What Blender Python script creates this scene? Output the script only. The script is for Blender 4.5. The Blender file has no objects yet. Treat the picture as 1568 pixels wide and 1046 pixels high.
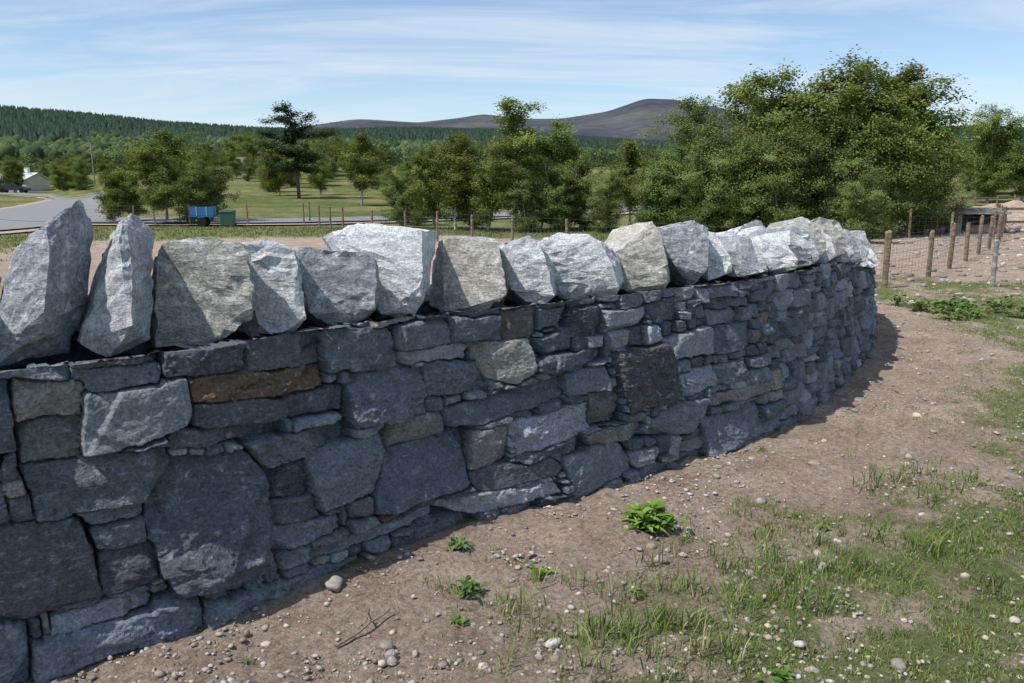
import bpy, bmesh, math, random, numpy as np
from mathutils import Vector, Matrix, noise as mnoise
random.seed(7); rng=np.random.default_rng(11)
scene=bpy.context.scene
COL=scene.collection
R=math.radians

# ------------------------------------------------------------------ helpers
def sstep(a,b,x):
    t=np.clip((np.asarray(x,float)-a)/(b-a),0,1); return t*t*(3-2*t)
def _hash(i,j,seed):
    n=(i.astype(np.int64)*374761393+j.astype(np.int64)*668265263+seed*982451653)&0x7fffffff
    n=((n^(n>>13))*1274126177)&0x7fffffff
    n=n^(n>>16)
    return (n&0xffffff)/float(0xffffff)
def vn(x,y,seed=0):
    x=np.asarray(x,float);y=np.asarray(y,float)
    i=np.floor(x);j=np.floor(y);fx=x-i;fy=y-j;fx=fx*fx*(3-2*fx);fy=fy*fy*(3-2*fy)
    a=_hash(i,j,seed);b=_hash(i+1,j,seed);c=_hash(i,j+1,seed);d=_hash(i+1,j+1,seed)
    return (a*(1-fx)+b*fx)*(1-fy)+(c*(1-fx)+d*fx)*fy
def fbm(x,y,seed=0,o=4):
    s=0;a=.5;t=0
    for k in range(o):
        s=s+a*vn(x*2**k,y*2**k,seed+k*17);t+=a;a*=.5
    return s/t
def mesh_obj(name,V,F,mats,col=None,midx=None,smooth=False,parent=None,link=True):
    V=np.asarray(V,np.float32);me=bpy.data.meshes.new(name)
    if isinstance(F,np.ndarray):
        n,k=F.shape;me.vertices.add(len(V));me.vertices.foreach_set("co",V.ravel())
        me.loops.add(n*k);me.loops.foreach_set("vertex_index",F.astype(np.int32).ravel())
        me.polygons.add(n);me.polygons.foreach_set("loop_start",np.arange(0,n*k,k,dtype=np.int32))
        me.polygons.foreach_set("loop_total",np.full(n,k,np.int32))
    else:
        me.from_pydata([tuple(map(float,v)) for v in V],[],[tuple(f) for f in F])
    me.update(calc_edges=True)
    if not isinstance(mats,(list,tuple)): mats=[mats]
    for m in mats: me.materials.append(m)
    if midx is not None: me.polygons.foreach_set("material_index",np.asarray(midx,np.int32))
    if smooth: me.polygons.foreach_set("use_smooth",np.ones(len(me.polygons),bool))
    if col is not None:
        a=me.color_attributes.new("col","FLOAT_COLOR","POINT")
        c=np.ones((len(V),4),np.float32);c[:,:np.asarray(col).shape[1]]=col
        a.data.foreach_set("color",c.ravel())
    me.update()
    if not link: return me
    ob=bpy.data.objects.new(name,me);COL.objects.link(ob)
    if parent: ob.parent=parent
    return ob
def empty(name,loc=(0,0,0)):
    e=bpy.data.objects.new(name,None);e.location=loc;COL.objects.link(e);return e
def grid_faces(nx,ny):
    i=np.arange(nx-1)[:,None]*ny+np.arange(ny-1)[None,:]
    i=i.ravel();return np.stack([i,i+ny,i+ny+1,i+1],1)

class NT:
    def __init__(s,name):
        s.m=bpy.data.materials.new(name);s.m.use_nodes=True;s.t=s.m.node_tree;s.b=s.t.nodes["Principled BSDF"]
    def n(s,ty,**k):
        nd=s.t.nodes.new(ty)
        for a,v in k.items():
            if a in nd.inputs: nd.inputs[a].default_value=v
            else: setattr(nd,a,v)
        return nd
    def l(s,a,b): s.t.links.new(a,b)
    def attr(s): return s.n("ShaderNodeAttribute",attribute_name="col").outputs["Color"]
    def pos(s,mode="Object"): return s.n("ShaderNodeTexCoord").outputs[mode]
    def noise(s,vec,scale,detail=6,rough=.6):
        nd=s.n("ShaderNodeTexNoise",Scale=scale,Detail=detail,Roughness=rough);s.l(vec,nd.inputs["Vector"]);return nd.outputs["Fac"]
    def ramp(s,f,pts):
        nd=s.n("ShaderNodeValToRGB");e=nd.color_ramp.elements
        while len(e)<len(pts): e.new(.5)
        for q,(p,c) in zip(e,pts):
            q.position=p;q.color=(c,c,c,1) if not isinstance(c,tuple) else c+(1,)
        s.l(f,nd.inputs[0]);return nd.outputs["Color"]
    def math(s,op,a,b):
        nd=s.n("ShaderNodeMath",operation=op)
        for i,v in enumerate((a,b)):
            if hasattr(v,"is_output"): s.l(v,nd.inputs[i])
            else: nd.inputs[i].default_value=v
        return nd.outputs[0]
    def mix(s,f,a,b,mode="MIX"):
        nd=s.n("ShaderNodeMix",data_type="RGBA",blend_type=mode)
        for sock,v in ((nd.inputs[0],f),(nd.inputs[6],a),(nd.inputs[7],b)):
            if hasattr(v,"is_output") : s.l(v,sock)
            elif isinstance(v,(float,int)) : sock.default_value=v if sock==nd.inputs[0] else (v,v,v,1)
            else: sock.default_value=tuple(v)+(1,)
        return nd.outputs[2]
    def bump(s,h,st,dist=.01,prev=None):
        nd=s.n("ShaderNodeBump",Strength=st,Distance=dist);s.l(h,nd.inputs["Height"])
        if prev is not None: s.l(prev,nd.inputs["Normal"])
        return nd.outputs[0]
    def fin(s,col,rough=.9,spec=.2,normal=None):
        if hasattr(col,"is_output"): s.l(col,s.b.inputs["Base Color"])
        else: s.b.inputs["Base Color"].default_value=tuple(col)+(1,)
        s.b.inputs["Roughness"].default_value=rough
        s.b.inputs["Specular IOR Level"].default_value=spec
        if normal is not None: s.l(normal,s.b.inputs["Normal"])
        return s.m
    def dif(s,col,normal=None,trans=0):
        d=s.n("ShaderNodeBsdfDiffuse");s.l(col,d.inputs[0])
        if normal is not None: s.l(normal,d.inputs["Normal"])
        o=d.outputs[0]
        if trans:
            tr=s.n("ShaderNodeBsdfTranslucent");s.l(col,tr.inputs[0]);mx=s.n("ShaderNodeMixShader",Fac=trans);s.l(o,mx.inputs[1]);s.l(tr.outputs[0],mx.inputs[2]);o=mx.outputs[0]
        s.l(o,s.t.nodes["Material Output"].inputs[0]);s.t.nodes.remove(s.b);return s.m
def simple(name,c,rough=.8,spec=.3,nscale=None,amt=.3,bmp=0):
    t=NT(name)
    if nscale:
        f=t.noise(t.pos(),nscale);col=t.mix(f,tuple(x*(1-amt) for x in c),tuple(x*(1+amt) for x in c))
        nm=t.bump(f,bmp) if bmp else None
        return t.fin(col,rough,spec,nm)
    return t.fin(c,rough,spec)

# ------------------------------------------------------------------ materials
def rock_mat(name,pale,patch,pamt,brown,s0):
    t=NT(name);p=t.pos()
    a=t.attr()
    f2=t.noise(p,85,4,.75)
    mp=t.n("ShaderNodeMapping");mp.inputs["Scale"].default_value=(14,14,50);mp.inputs["Rotation"].default_value=(.3,.2,.1);t.l(p,mp.inputs[0])
    st=t.noise(mp.outputs[0],1,5,.78)
    m1=t.noise(p,16,6,.8)
    c=t.mix(1.0,a,t.ramp(m1,[(.28,.62),(.5,1.0),(.72,1.35)]),"MULTIPLY")
    c=t.mix(1.0,c,t.ramp(f2,[(.3,.5),(.5,1.0),(.7,1.6)]),"MULTIPLY")
    c=t.mix(t.ramp(st,[(s0,0.0),(s0+.09,.55)]),c,(pale[0]*.85,pale[1]*.85,pale[2]*.85))  # pale streaks: scratch marks plus highlights painted into the stone colour
    c=t.mix(t.ramp(m1,[(patch,0.0),(patch+.05,pamt)]),c,pale)
    c=t.mix(t.ramp(m1,[(.24,brown),(.38,0.0)]),c,(.17,.14,.10))
    n=t.bump(st,.9,.016);n=t.bump(f2,.9,.008,n)
    return t.fin(c,.7,.4,n)
M_rock=rock_mat("slate_stone",(.42,.445,.48),.60,.6,.15,.565)
M_cope=rock_mat("coping_stone",(.74,.75,.77),.575,.65,.15,.545)
def ground_mat():
    t=NT("ground_soil");p=t.pos()
    a=t.attr();sp=t.n("ShaderNodeSeparateColor");t.l(a,sp.inputs[0])
    f1=t.noise(p,2.2,5,.7);f2=t.noise(p,34,6,.8)
    soil=t.mix(t.ramp(f1,[(.3,0.0),(.7,1.0)]),(.285,.21,.16),(.52,.41,.335))
    soil=t.mix(1.0,soil,t.ramp(f2,[(.3,.38),(.5,1.0),(.7,1.5)]),"MULTIPLY")
    v=t.n("ShaderNodeTexVoronoi",Scale=60.0);t.l(p,v.inputs["Vector"])
    msk=t.ramp(v.outputs["Distance"],[(.26,1.0),(.36,0.0)])
    sp2=t.n("ShaderNodeSeparateColor");t.l(v.outputs["Color"],sp2.inputs[0])
    mm=t.mix(1.0,msk,t.ramp(sp2.outputs[0],[(.5,0.0),(.6,1.0)]),"MULTIPLY")
    soil=t.mix(mm,soil,t.mix(sp2.outputs[1],(.25,.20,.17),(.55,.50,.44)))
    gf=t.noise(p,1.1,5,.7);g3=t.noise(p,11,6,.8)
    grs=t.mix(t.ramp(gf,[(.3,0.0),(.7,1.0)]),(.13,.175,.055),(.21,.225,.095))
    grs=t.mix(1.0,grs,t.ramp(f2,[(.3,.55),(.7,1.35)]),"MULTIPLY")
    gmsk=t.ramp(t.math('ADD',sp.outputs[0],t.math('MULTIPLY',t.math('SUBTRACT',g3,.5),2.0)),[(.27,0.0),(.68,.9)])
    gmsk=t.mix(1.0,gmsk,t.ramp(sp.outputs[0],[(.02,0.0),(.2,1.0)]),"MULTIPLY")
    c=t.mix(gmsk,soil,grs)
    fa=t.noise(p,.07,7,.75)
    far=t.mix(t.ramp(fa,[(.42,0.0),(.58,1.0)]),(.095,.125,.045),(.20,.18,.085))
    far=t.mix(1.0,far,t.ramp(gf,[(.3,.6),(.7,1.35)]),"MULTIPLY")
    c=t.mix(sp.outputs[2],c,far)
    n=t.bump(f2,1.0,.04)
    return t.dif(c,n)
M_ground=ground_mat()
def leaf_mat(name,trans=.25):
    t=NT(name);a=t.attr()
    oi=t.n("ShaderNodeObjectInfo")
    hs=t.n("ShaderNodeHueSaturation");t.l(a,hs.inputs["Color"])
    mr=t.n("ShaderNodeMapRange");t.l(oi.outputs["Random"],mr.inputs[0]);mr.inputs[3].default_value=.48;mr.inputs[4].default_value=.51;t.l(mr.outputs[0],hs.inputs["Hue"])
    mr2=t.n("ShaderNodeMapRange");t.l(oi.outputs["Random"],mr2.inputs[0]);mr2.inputs[3].default_value=.9;mr2.inputs[4].default_value=1.3;t.l(mr2.outputs[0],hs.inputs["Value"])
    return t.dif(hs.outputs[0],None,trans)
M_leaf=leaf_mat("leaf_foliage",.28)
t=NT("grass_blade");M_grass=t.dif(t.attr(),None,.25)
def vcol_mat(name,bs=0,amt=.25):
    t=NT(name);a=t.attr();n=None
    if bs:
        f=t.noise(t.pos(),bs,3,.7);a=t.mix(1.0,a,t.ramp(f,[(.3,1-amt),(.7,1+amt)]),"MULTIPLY")
    return t.dif(a,n)
M_peb=vcol_mat("pebble_stone",60);M_far=vcol_mat("distant_foliage",.6,.4)
def bark(name,a,b):
    t=NT(name);p=t.pos();mp=t.n("ShaderNodeMapping");mp.inputs["Scale"].default_value=(3,3,12);t.l(p,mp.inputs[0])
    f=t.noise(mp.outputs[0],1.5,4,.7);return t.fin(t.mix(t.ramp(f,[(.45,0.0),(.58,1.0)]),a,b),.85,.15,t.bump(f,.4))
M_birch=bark("birch_bark",(.16,.14,.12),(.60,.57,.53));M_pine=bark("pine_bark",(.09,.06,.045),(.2,.12,.08))
M_wood=bark("fence_wood",(.15,.11,.075),(.27,.21,.15));M_gwood=bark("weathered_wood",(.2,.19,.18),(.36,.34,.32))
M_wire=simple("wire_metal",(.10,.10,.10),.5,.5)
M_road=simple("asphalt_road",(.21,.21,.215),.9,.2,3,.15)

# ------------------------------------------------------------------ wall path
P=np.array([(-3.0,0.95),(-2.3,1.65),(-1.582,2.372),(-1.12,2.693),(-.778,3.096),(-.39,3.49),(.258,3.95),(1.137,4.632),(2.05,5.45),(3.1,7.0),(3.75,8.1),(4.15,9.0),(4.5,10.2),(4.5,11.6),(4.0,13.5)])
def cr(P,n=40):
    Q=np.vstack([2*P[0]-P[1],P,2*P[-1]-P[-2]]);o=[]
    for i in range(1,len(Q)-2):
        t=np.linspace(0,1,n,endpoint=False)[:,None];a,b,c,d=Q[i-1],Q[i],Q[i+1],Q[i+2]
        o.append(.5*((2*b)+(-a+c)*t+(2*a-5*b+4*c-d)*t**2+(-a+3*b-3*c+d)*t**3))
    o.append(P[-1:]);return np.vstack(o)
C=cr(P)
for k in range(60): C[1:-1]=.25*C[:-2]+.5*C[1:-1]+.25*C[2:]
L=np.r_[0,np.cumsum(np.linalg.norm(np.diff(C,axis=0),axis=1))];SL=L[-1]
TS=np.arange(0,SL,.01);TX=np.interp(TS,L,C[:,0]);TY=np.interp(TS,L,C[:,1])
tx=np.gradient(TX);ty=np.gradient(TY)
ker=np.ones(41)/41
tx=np.convolve(np.pad(tx,20,mode='edge'),ker,'valid');ty=np.convolve(np.pad(ty,20,mode='edge'),ker,'valid')
nn=np.hypot(tx,ty);tx/=nn;ty/=nn
BX,BY=-ty,tx
def wp(s,h,d):
    """point on the wall: s along, h up, d depth into the wall"""
    s=np.asarray(s,float);bx=np.interp(s,TS,BX);by=np.interp(s,TS,BY)
    o=.12*np.asarray(h)+d
    return np.stack([np.interp(s,TS,TX)+bx*o,np.interp(s,TS,TY)+by*o,np.asarray(h,float)+0*s],-1)
def htop(s): return 1.03-.26*sstep(7.6,10.6,s)
def wall_dist(x,y):
    x=np.asarray(x,float);y=np.asarray(y,float);sh=x.shape;x=x.ravel();y=y.ravel()
    out=np.full(x.shape,99.);sgn=np.ones(x.shape)
    T=slice(0,None,8);WX,WY,NX,NY=TX[T],TY[T],BX[T],BY[T]
    near=np.where((x>-6)&(x<16)&(y>-2)&(y<18))[0]
    for a in range(0,len(near),20000):
        q=near[a:a+20000];d=(x[q,None]-WX)**2+(y[q,None]-WY)**2;k=d.argmin(1)
        out[q]=np.sqrt(d[np.arange(len(q)),k])
        sgn[q]=np.where((x[q]-WX[k])*NX[k]+(y[q]-WY[k])*NY[k]>0,-1,1)
    return (out*sgn).reshape(sh)   # positive in front of the wall

# ------------------------------------------------------------------ terrain
def G0(x,y):
    r=np.hypot(x,y);k=.00008+.00027*sstep(-.56,-.42,x/np.maximum(np.abs(y),1.0))
    rr=np.clip(r-30,0,120);z=k*rr**2+np.clip(r-150,0,200)*.03
    z=z+np.clip(r-15,0,20)/20*.12*(fbm(x*.12,y*.12,3)-.5)
    return np.where(y<0,0.0,z)
def G(x,y):
    x=np.asarray(x,float);y=np.asarray(y,float);r=np.hypot(x,y)
    w=1-sstep(12,22,r)
    return G0(x,y)+w*(.07*(fbm(x*.9,y*.9,5,3)-.5)+.05*(fbm(x*5,y*5,8,3)-.5))
def axis(a,b,st,lim,g=1.085):
    c=list(np.arange(a,b,st));s=st;x=c[-1]
    while x<lim: s*=g;x+=s;c.append(x)
    s=st;x=a;l=[]
    while x>-lim: s*=g;x-=s;l.append(x)
    return np.array(l[::-1]+c)
gx=axis(-3.2,8.5,.035,7000);gy=axis(.9,11,.035,7000)
GX,GY=np.meshgrid(gx,gy,indexing='ij')
GZ=G(GX,GY)
fine=(1-sstep(9,15,np.hypot(GX,GY)))
GZ=GZ+fine*(.045*(fbm(GX*12,GY*12,21,3)-.5))
WD=wall_dist(GX,GY)
def grass_mask(x,y,wd):
    n=.40*fbm(x*.9,y*.9,31,3)+.60*fbm(x*4.0,y*4.0,33,4)
    lat=sstep(-1.1,.7,x-.25*(y-3))
    dens=sstep(.2,1.7,wd)*(.3+.7*lat)
    return np.clip(sstep(.60-.36*dens,.82-.26*dens,n)*(.25+.75*dens),0,1)*sstep(.1,.5,wd)
r=np.hypot(GX,GY)
gm=grass_mask(GX,GY,WD)
behind=(WD<0)|(r>16)
nf=fbm(GX*.22,GY*.22,41,4)
def soil_far(x,y): return np.clip(np.exp(-((x+5)/8)**2-((y-18)/9)**2)*1.7+np.exp(-((x-17)/10)**2-((y-22)/13)**2)*1.5,0,1)
soilfar=soil_far(GX,GY)
gmf=np.clip(sstep(.3,.6,nf+.25-soilfar*.6),0,1)
gr=np.where(behind,gmf,gm*.75)
farm=sstep(28,50,r)*(1-.7*sstep(.35,.8,soilfar))
colg=np.stack([gr.ravel(),np.zeros(gr.size),farm.ravel()],1)
mesh_obj("ground",np.stack([GX.ravel(),GY.ravel(),GZ.ravel()],1),grid_faces(len(gx),len(gy)),M_ground,colg,smooth=True)

# ------------------------------------------------------------------ wall stones (cm, along / up)
WS="""204 106 223 105 221 98 203 100 g|223 105 253 105 252 101 223 102 b|223 101 251 100 250 92 229 92 g|253 106 286 104 284 92 253 94 g|287 106 322 103 322 88 286 92 b|324 102 360 99 358 81 323 84 g|356 100 386 100 386 87 357 89 g|360 88 396 86 396 79 360 82 l|387 100 414 100 415 87 388 89 g|414 102 439 101 437 88 415 88 r|440 100 460 100 459 89 439 90 g|460 97 481 98 483 82 461 83 d|484 95 517 95 517 83 485 83 l|517 96 546 98 548 84 522 84 g|207 100 225 96 224 85 206 86 t|206 85 224 84 223 71 206 72 m|225 92 260 94 260 79 245 73 224 73 l|261 93 322 87 322 77 262 84 o|261 83 300 79 299 70 262 75 d|301 79 331 78 330 66 301 70 g|333 80 372 79 370 57 331 59 g|373 80 401 78 405 63 373 63 g|398 87 429 87 432 72 421 64 402 71 t|434 85 459 88 459 77 434 77 g|198 99 206 99 205 77 196 75 g|205 71 250 71 251 66 239 53 209 52 g|250 74 300 70 300 64 250 69 g|241 52 252 66 279 62 289 47 288 31 276 14 247 18 242 32 d|282 64 330 62 331 55 290 53 g|289 52 307 52 308 37 289 40 d|308 53 346 54 344 36 338 27 311 28 g|347 55 379 57 378 47 347 46 m|346 44 393 46 390 17 337 18 d|393 45 415 45 414 29 392 26 t|381 58 453 65 452 54 400 47 382 50 g|416 45 468 48 469 34 420 28 l|455 64 483 66 485 51 456 54 g|468 53 492 51 493 33 471 34 m|486 71 529 74 541 39 499 36 k|464 31 509 31 505 23 468 25 t|188 55 221 50 224 23 194 22 184 23 k|219 52 239 52 239 47 221 48 g|222 46 239 46 239 38 224 38 g|223 37 243 37 242 24 224 22 d|208 20 239 20 239 13 208 14 l|289 39 312 35 311 25 289 30 g|287 28 321 23 322 17 285 16 g|302 12 370 14 369 9 304 7 l|257 11 333 2 330 -4 258 -1 g|187 23 201 20 199 2 185 4 g|202 13 257 15 255 1 203 1 g|370 14 442 11 445 4 389 5 l|393 25 443 27 446 14 393 15 g|415 27 464 30 465 22 421 20 g|446 25 490 21 499 6 454 -3 g|533 74 572 78 574 61 537 62 l|545 52 576 55 578 41 546 38 l|575 77 616 77 614 61 580 59 d|535 36 568 34 548 16 503 22 g|571 36 636 36 640 27 574 27 t|561 21 623 24 625 3 562 -1 g|434 75 482 76 481 69 434 67 d"""
PAL={'g':(.128,.147,.174),'b':(.14,.145,.145),'l':(.235,.255,.285),'d':(.090,.102,.124),'r':(.13,.115,.108),'t':(.24,.235,.215),'m':(.145,.152,.142),'o':(.20,.130,.085),'k':(.09,.092,.096)}  # 'l': pale stones, also sunlit ledges with the sunlight put into their colour
def mkpoly(pts):
    a=np.array(pts,float)
    if np.sum(a[:,0]*np.roll(a[:,1],-1)-np.roll(a[:,0],-1)*a[:,1])<0: a=a[::-1]
    return a
def fill(stones,s0,s1,h1,rs):
    n=int((s1-s0)*100);m=int(h1*100)+8
    occ=np.zeros((n,m),bool)
    ii,jj=np.meshgrid(np.arange(n)/100+s0+.005,np.arange(m)/100-.06+.005,indexing='ij')
    for pl,c in stones:
        e=np.full(ii.shape,9.)
        for k in range(len(pl)):
            a=pl[k];b=pl[(k+1)%len(pl)];d=b-a;l=np.hypot(*d)
            e=np.minimum(e,(-(ii-a[0])*d[1]+(jj-a[1])*d[0])/l)
        occ|=e>-.004
    out=[]
    for j in range(m):
        i=0
        while i<n:
            if occ[i,j]: i+=1;continue
            far=i>640
            ht=int(rs.choice([4,5,6,7,8,10,13,17],p=[.08,.14,.18,.18,.16,.14,.08,.04] if not far else [.03,.08,.14,.20,.22,.18,.10,.05]))
            wt=int(np.clip(ht*rs.uniform(1.8,5),12 if not far else 24,54))
            w=0
            while i+w<n and w<wt and not occ[i+w,j]: w+=1
            if i+w<n and not occ[i+w,j]:
                rem=0
                while i+w+rem<n and rem<9 and not occ[i+w+rem,j]: rem+=1
                if rem<9: w+=rem
            h=0
            while h<ht and j+h<m and not occ[i:i+w,j+h].any(): h+=1
            x=0
            while x<4 and j+h+x<m and not occ[i:i+w,j+h+x].any(): x+=1
            if x<4: h+=x
            occ[i:i+w,j:j+h]=True
            if w>=3 and h>=2:
                a=s0+i/100;b=s0+(i+w)/100;c=j/100-.06;d=(j+h)/100-.06
                jt=lambda k:rs.uniform(-k,k)
                q=.009
                pts=[(a+jt(q),c+jt(q)),(b+jt(q),c+jt(q)),(b+jt(q),d+jt(q)),(a+jt(q),d+jt(q))]
                if rs.random()<.5 and w>8 and h>5:
                    k=rs.integers(4);cs=[(a,c),(b,c),(b,d),(a,d)]
                    cx,cy=cs[k];sx=1 if k in(0,3) else -1;sy=1 if k in(0,1) else -1
                    dx=rs.uniform(.02,.06)*sx;dy=rs.uniform(.015,.035)*sy
                    new=[(cx,cy+dy),(cx+dx,cy)] if k in(0,2) else [(cx+dx,cy),(cx,cy+dy)]
                    pts=pts[:k]+new+pts[k+1:]
                key=rs.choice(list('gbldrtmok'),p=[.49,.04,.21,.18,.02,.018,.015,.003,.024])
                out.append((mkpoly(pts),key))
            i+=max(w,1)
    return out
def stone_field(stones,S,H,seed):
    SS,HH=np.meshgrid(S,H,indexing='ij')
    ws=SS+.024*(fbm(SS*7,HH*9,seed)-.5)+.012*(fbm(SS*22,HH*22,seed+1,4)-.5)
    wh=HH+.028*(fbm(SS*6,HH*7,seed+2)-.5)+.012*(fbm(SS*20,HH*20,seed+3,4)-.5)
    d1=np.full(SS.shape,-9.);d2=np.full(SS.shape,-9.);idm=np.full(SS.shape,-1)
    bb=[]
    for k,(pl,c) in enumerate(stones):
        lo=pl.min(0)-.06;hi=pl.max(0)+.06
        i0,i1=np.searchsorted(S,[lo[0],hi[0]]);j0,j1=np.searchsorted(H,[lo[1],hi[1]])
        bb.append((i0,i1,j0,j1))
        if i1<=i0 or j1<=j0: continue
        a_=ws[i0:i1,j0:j1];b_=wh[i0:i1,j0:j1];e=np.full(a_.shape,9.)
        for q in range(len(pl)):
            a=pl[q];b=pl[(q+1)%len(pl)];d=b-a;l=np.hypot(*d)+1e-9
            e=np.minimum(e,(-(a_-a[0])*d[1]+(b_-a[1])*d[0])/l)
        D1=d1[i0:i1,j0:j1];D2=d2[i0:i1,j0:j1];I=idm[i0:i1,j0:j1]
        up=e>D1
        D2[...]=np.where(up,D1,np.maximum(D2,e));I[...]=np.where(up,k,I);D1[...]=np.where(up,e,D1)
    e=np.minimum(d1+.016,(d1-d2)/2)
    disp=np.full(SS.shape,-.08);col=np.full(SS.shape+(3,),.06)
    for k,(pl,c) in enumerate(stones):
        i0,i1,j0,j1=bb[k]
        if i1<=i0 or j1<=j0: continue
        msk=idm[i0:i1,j0:j1]==k
        if not msk.any(): continue
        rs=np.random.default_rng(seed*1000+k)
        cen=pl.mean(0);sz=pl.max(0)-pl.min(0)
        u=ws[i0:i1,j0:j1]-cen[0];v=wh[i0:i1,j0:j1]-cen[1]
        prot=float(np.clip(rs.normal(0,.015),-.03,.035))+(.008 if sz[0]*sz[1]>.05 else 0)
        z=prot+u*rs.normal(-.02,.09)+v*rs.normal(-.03,.12)
        for q in range(rs.integers(4,8)):
            an=rs.uniform(0,6.28);g=rs.uniform(.3,1.1);off=rs.uniform(.2,.55)*(abs(math.cos(an))*sz[0]+abs(math.sin(an))*sz[1])
            wv=.012*(fbm((u+q)*14,v*14,seed+k+q,3)-.5)
            z=z-np.minimum(rs.uniform(.008,.028),g*np.maximum(0,u*math.cos(an)+v*math.sin(an)-off*.85+wv))
        z=z+.012*(fbm((u+k)*9,v*16,seed+k,5)-.5)+.005*(fbm((u+k)*45,v*60,seed+k+3,3)-.5)
        st=fbm((u+k*.7)*7,v*16,seed+2*k+5,4);z=z-.008*(np.floor(st*8)-3.5)*rs.uniform(.1,1.2)
        ee=e[i0:i1,j0:j1];b=rs.uniform(.002,.007)
        z=z-b*.8*(1-np.clip(ee/b,0,1))**2
        disp[i0:i1,j0:j1][msk]=z[msk]
        base=np.array(PAL[c])*rs.uniform(.72,1.38)*np.array([rs.uniform(.96,1.04),1,rs.uniform(.98,1.06)])
        col[i0:i1,j0:j1][msk]=base
    g=.0010+.0080*vn(SS*9,HH*9,seed+9)**1.6
    hole=np.clip((g-e)/.003,0,1)
    disp=disp-hole*(.06+.03*vn(SS*12,HH*12,seed+11))
    col=col*(1-.55*hole[...,None])
    return SS,HH,disp,col
hand=[]
for q in WS.split('|'):
    v=q.split();p=[float(a)/100 for a in v[:-1]]
    hand.append((mkpoly(list(zip(p[::2],p[1::2]))),v[-1]))
rs=np.random.default_rng(5)
stones=hand+fill(hand,0.0,SL-.05,1.06,rs)
wall=empty("dry_stone_wall")
def wall_patch(name,s0,s1,ds,dh,stones,seed,back=False):
    S=np.arange(s0,s1+ds*.5,ds);H=np.arange(-.14,1.06,dh)
    SS,HH,disp,col=stone_field(stones,S,H,seed)
    if back: dd=.74-.30*HH+disp
    else: dd=-disp
    Hc=np.minimum(HH,htop(SS)+.0)
    V=wp(SS,Hc,dd)
    F=grid_faces(len(S),len(H))
    if back: F=F[:,::-1]
    mesh_obj(name,V.reshape(-1,3),F,M_rock,col.reshape(-1,3),parent=wall)
wall_patch("face_start",0,1.3,.02,.02,stones,101)
wall_patch("face_near",1.3,6.6,.0045,.0045,stones,101)
wall_patch("face_mid",6.6,11.4,.008,.007,stones,101)
wall_patch("face_far",11.4,SL-.06,.025,.02,stones,101)
bst=fill([],0.0,SL-.05,1.12,np.random.default_rng(9))
wall_patch("face_back",0,SL-.06,.03,.025,bst,301,True)
S=np.arange(0,SL-.06,.04);T=np.linspace(.0,.42,12);SS,TT=np.meshgrid(S,T,indexing='ij')
V=wp(SS,htop(SS)-.07+.08*(fbm(SS*9,TT*9,77)-.5),TT+.03)
mesh_obj("hearting",V.reshape(-1,3),grid_faces(len(S),len(T)),M_rock,np.full((V.size//3,3),.08),parent=wall)
def cap(name,s):
    c=np.array([(h,d) for h in (0,1.0) for d in (.08,.6-.25*h)])
    V=np.array([wp(s,h*min(1,float(htop(s))),d+.0) for h,d in c]).reshape(-1,3)
    mesh_obj(name,V,[(0,1,3,2)],M_rock,np.full((4,3),.12),parent=wall)
cap("end_face",.0);cap("end_face_far",SL-.07)

# coping
KS="""186 131 204 137 210 130 204 104 184 104 g|213 141 233 157 238 149 232 121 224 103 203 101 204 114 B|246 149 256 152 266 144 262 121 256 104 235 101 226 107 236 129 l|266 141 285 143 298 138 309 121 303 112 276 99 258 101 267 123 m|299 139 313 140 333 124 328 109 313 96 302 98 308 116 l|324 136 348 131 361 114 353 104 337 97 325 108 g|343 139 361 146 396 139 386 112 374 97 360 103 354 123 w|397 138 421 136 424 119 414 99 394 99 t|421 134 431 128 433 112 424 100 415 102 d|426 133 444 137 469 120 462 104 445 97 429 109 l|452 128 470 137 487 136 524 122 526 109 497 98 471 100 457 112 w|514 125 538 142 568 119 570 104 540 95 516 102 t|546 137 577 142 608 129 592 106 574 99 558 114 g"""
KP={'g':(.28,.295,.32),'B':(.27,.29,.325),'l':(.45,.46,.48),'m':(.29,.29,.265),'w':(.60,.61,.625),'t':(.40,.38,.34),'d':(.16,.17,.185),'o':(.33,.20,.10)}
cv=[];cf=[];cc=[]
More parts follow.
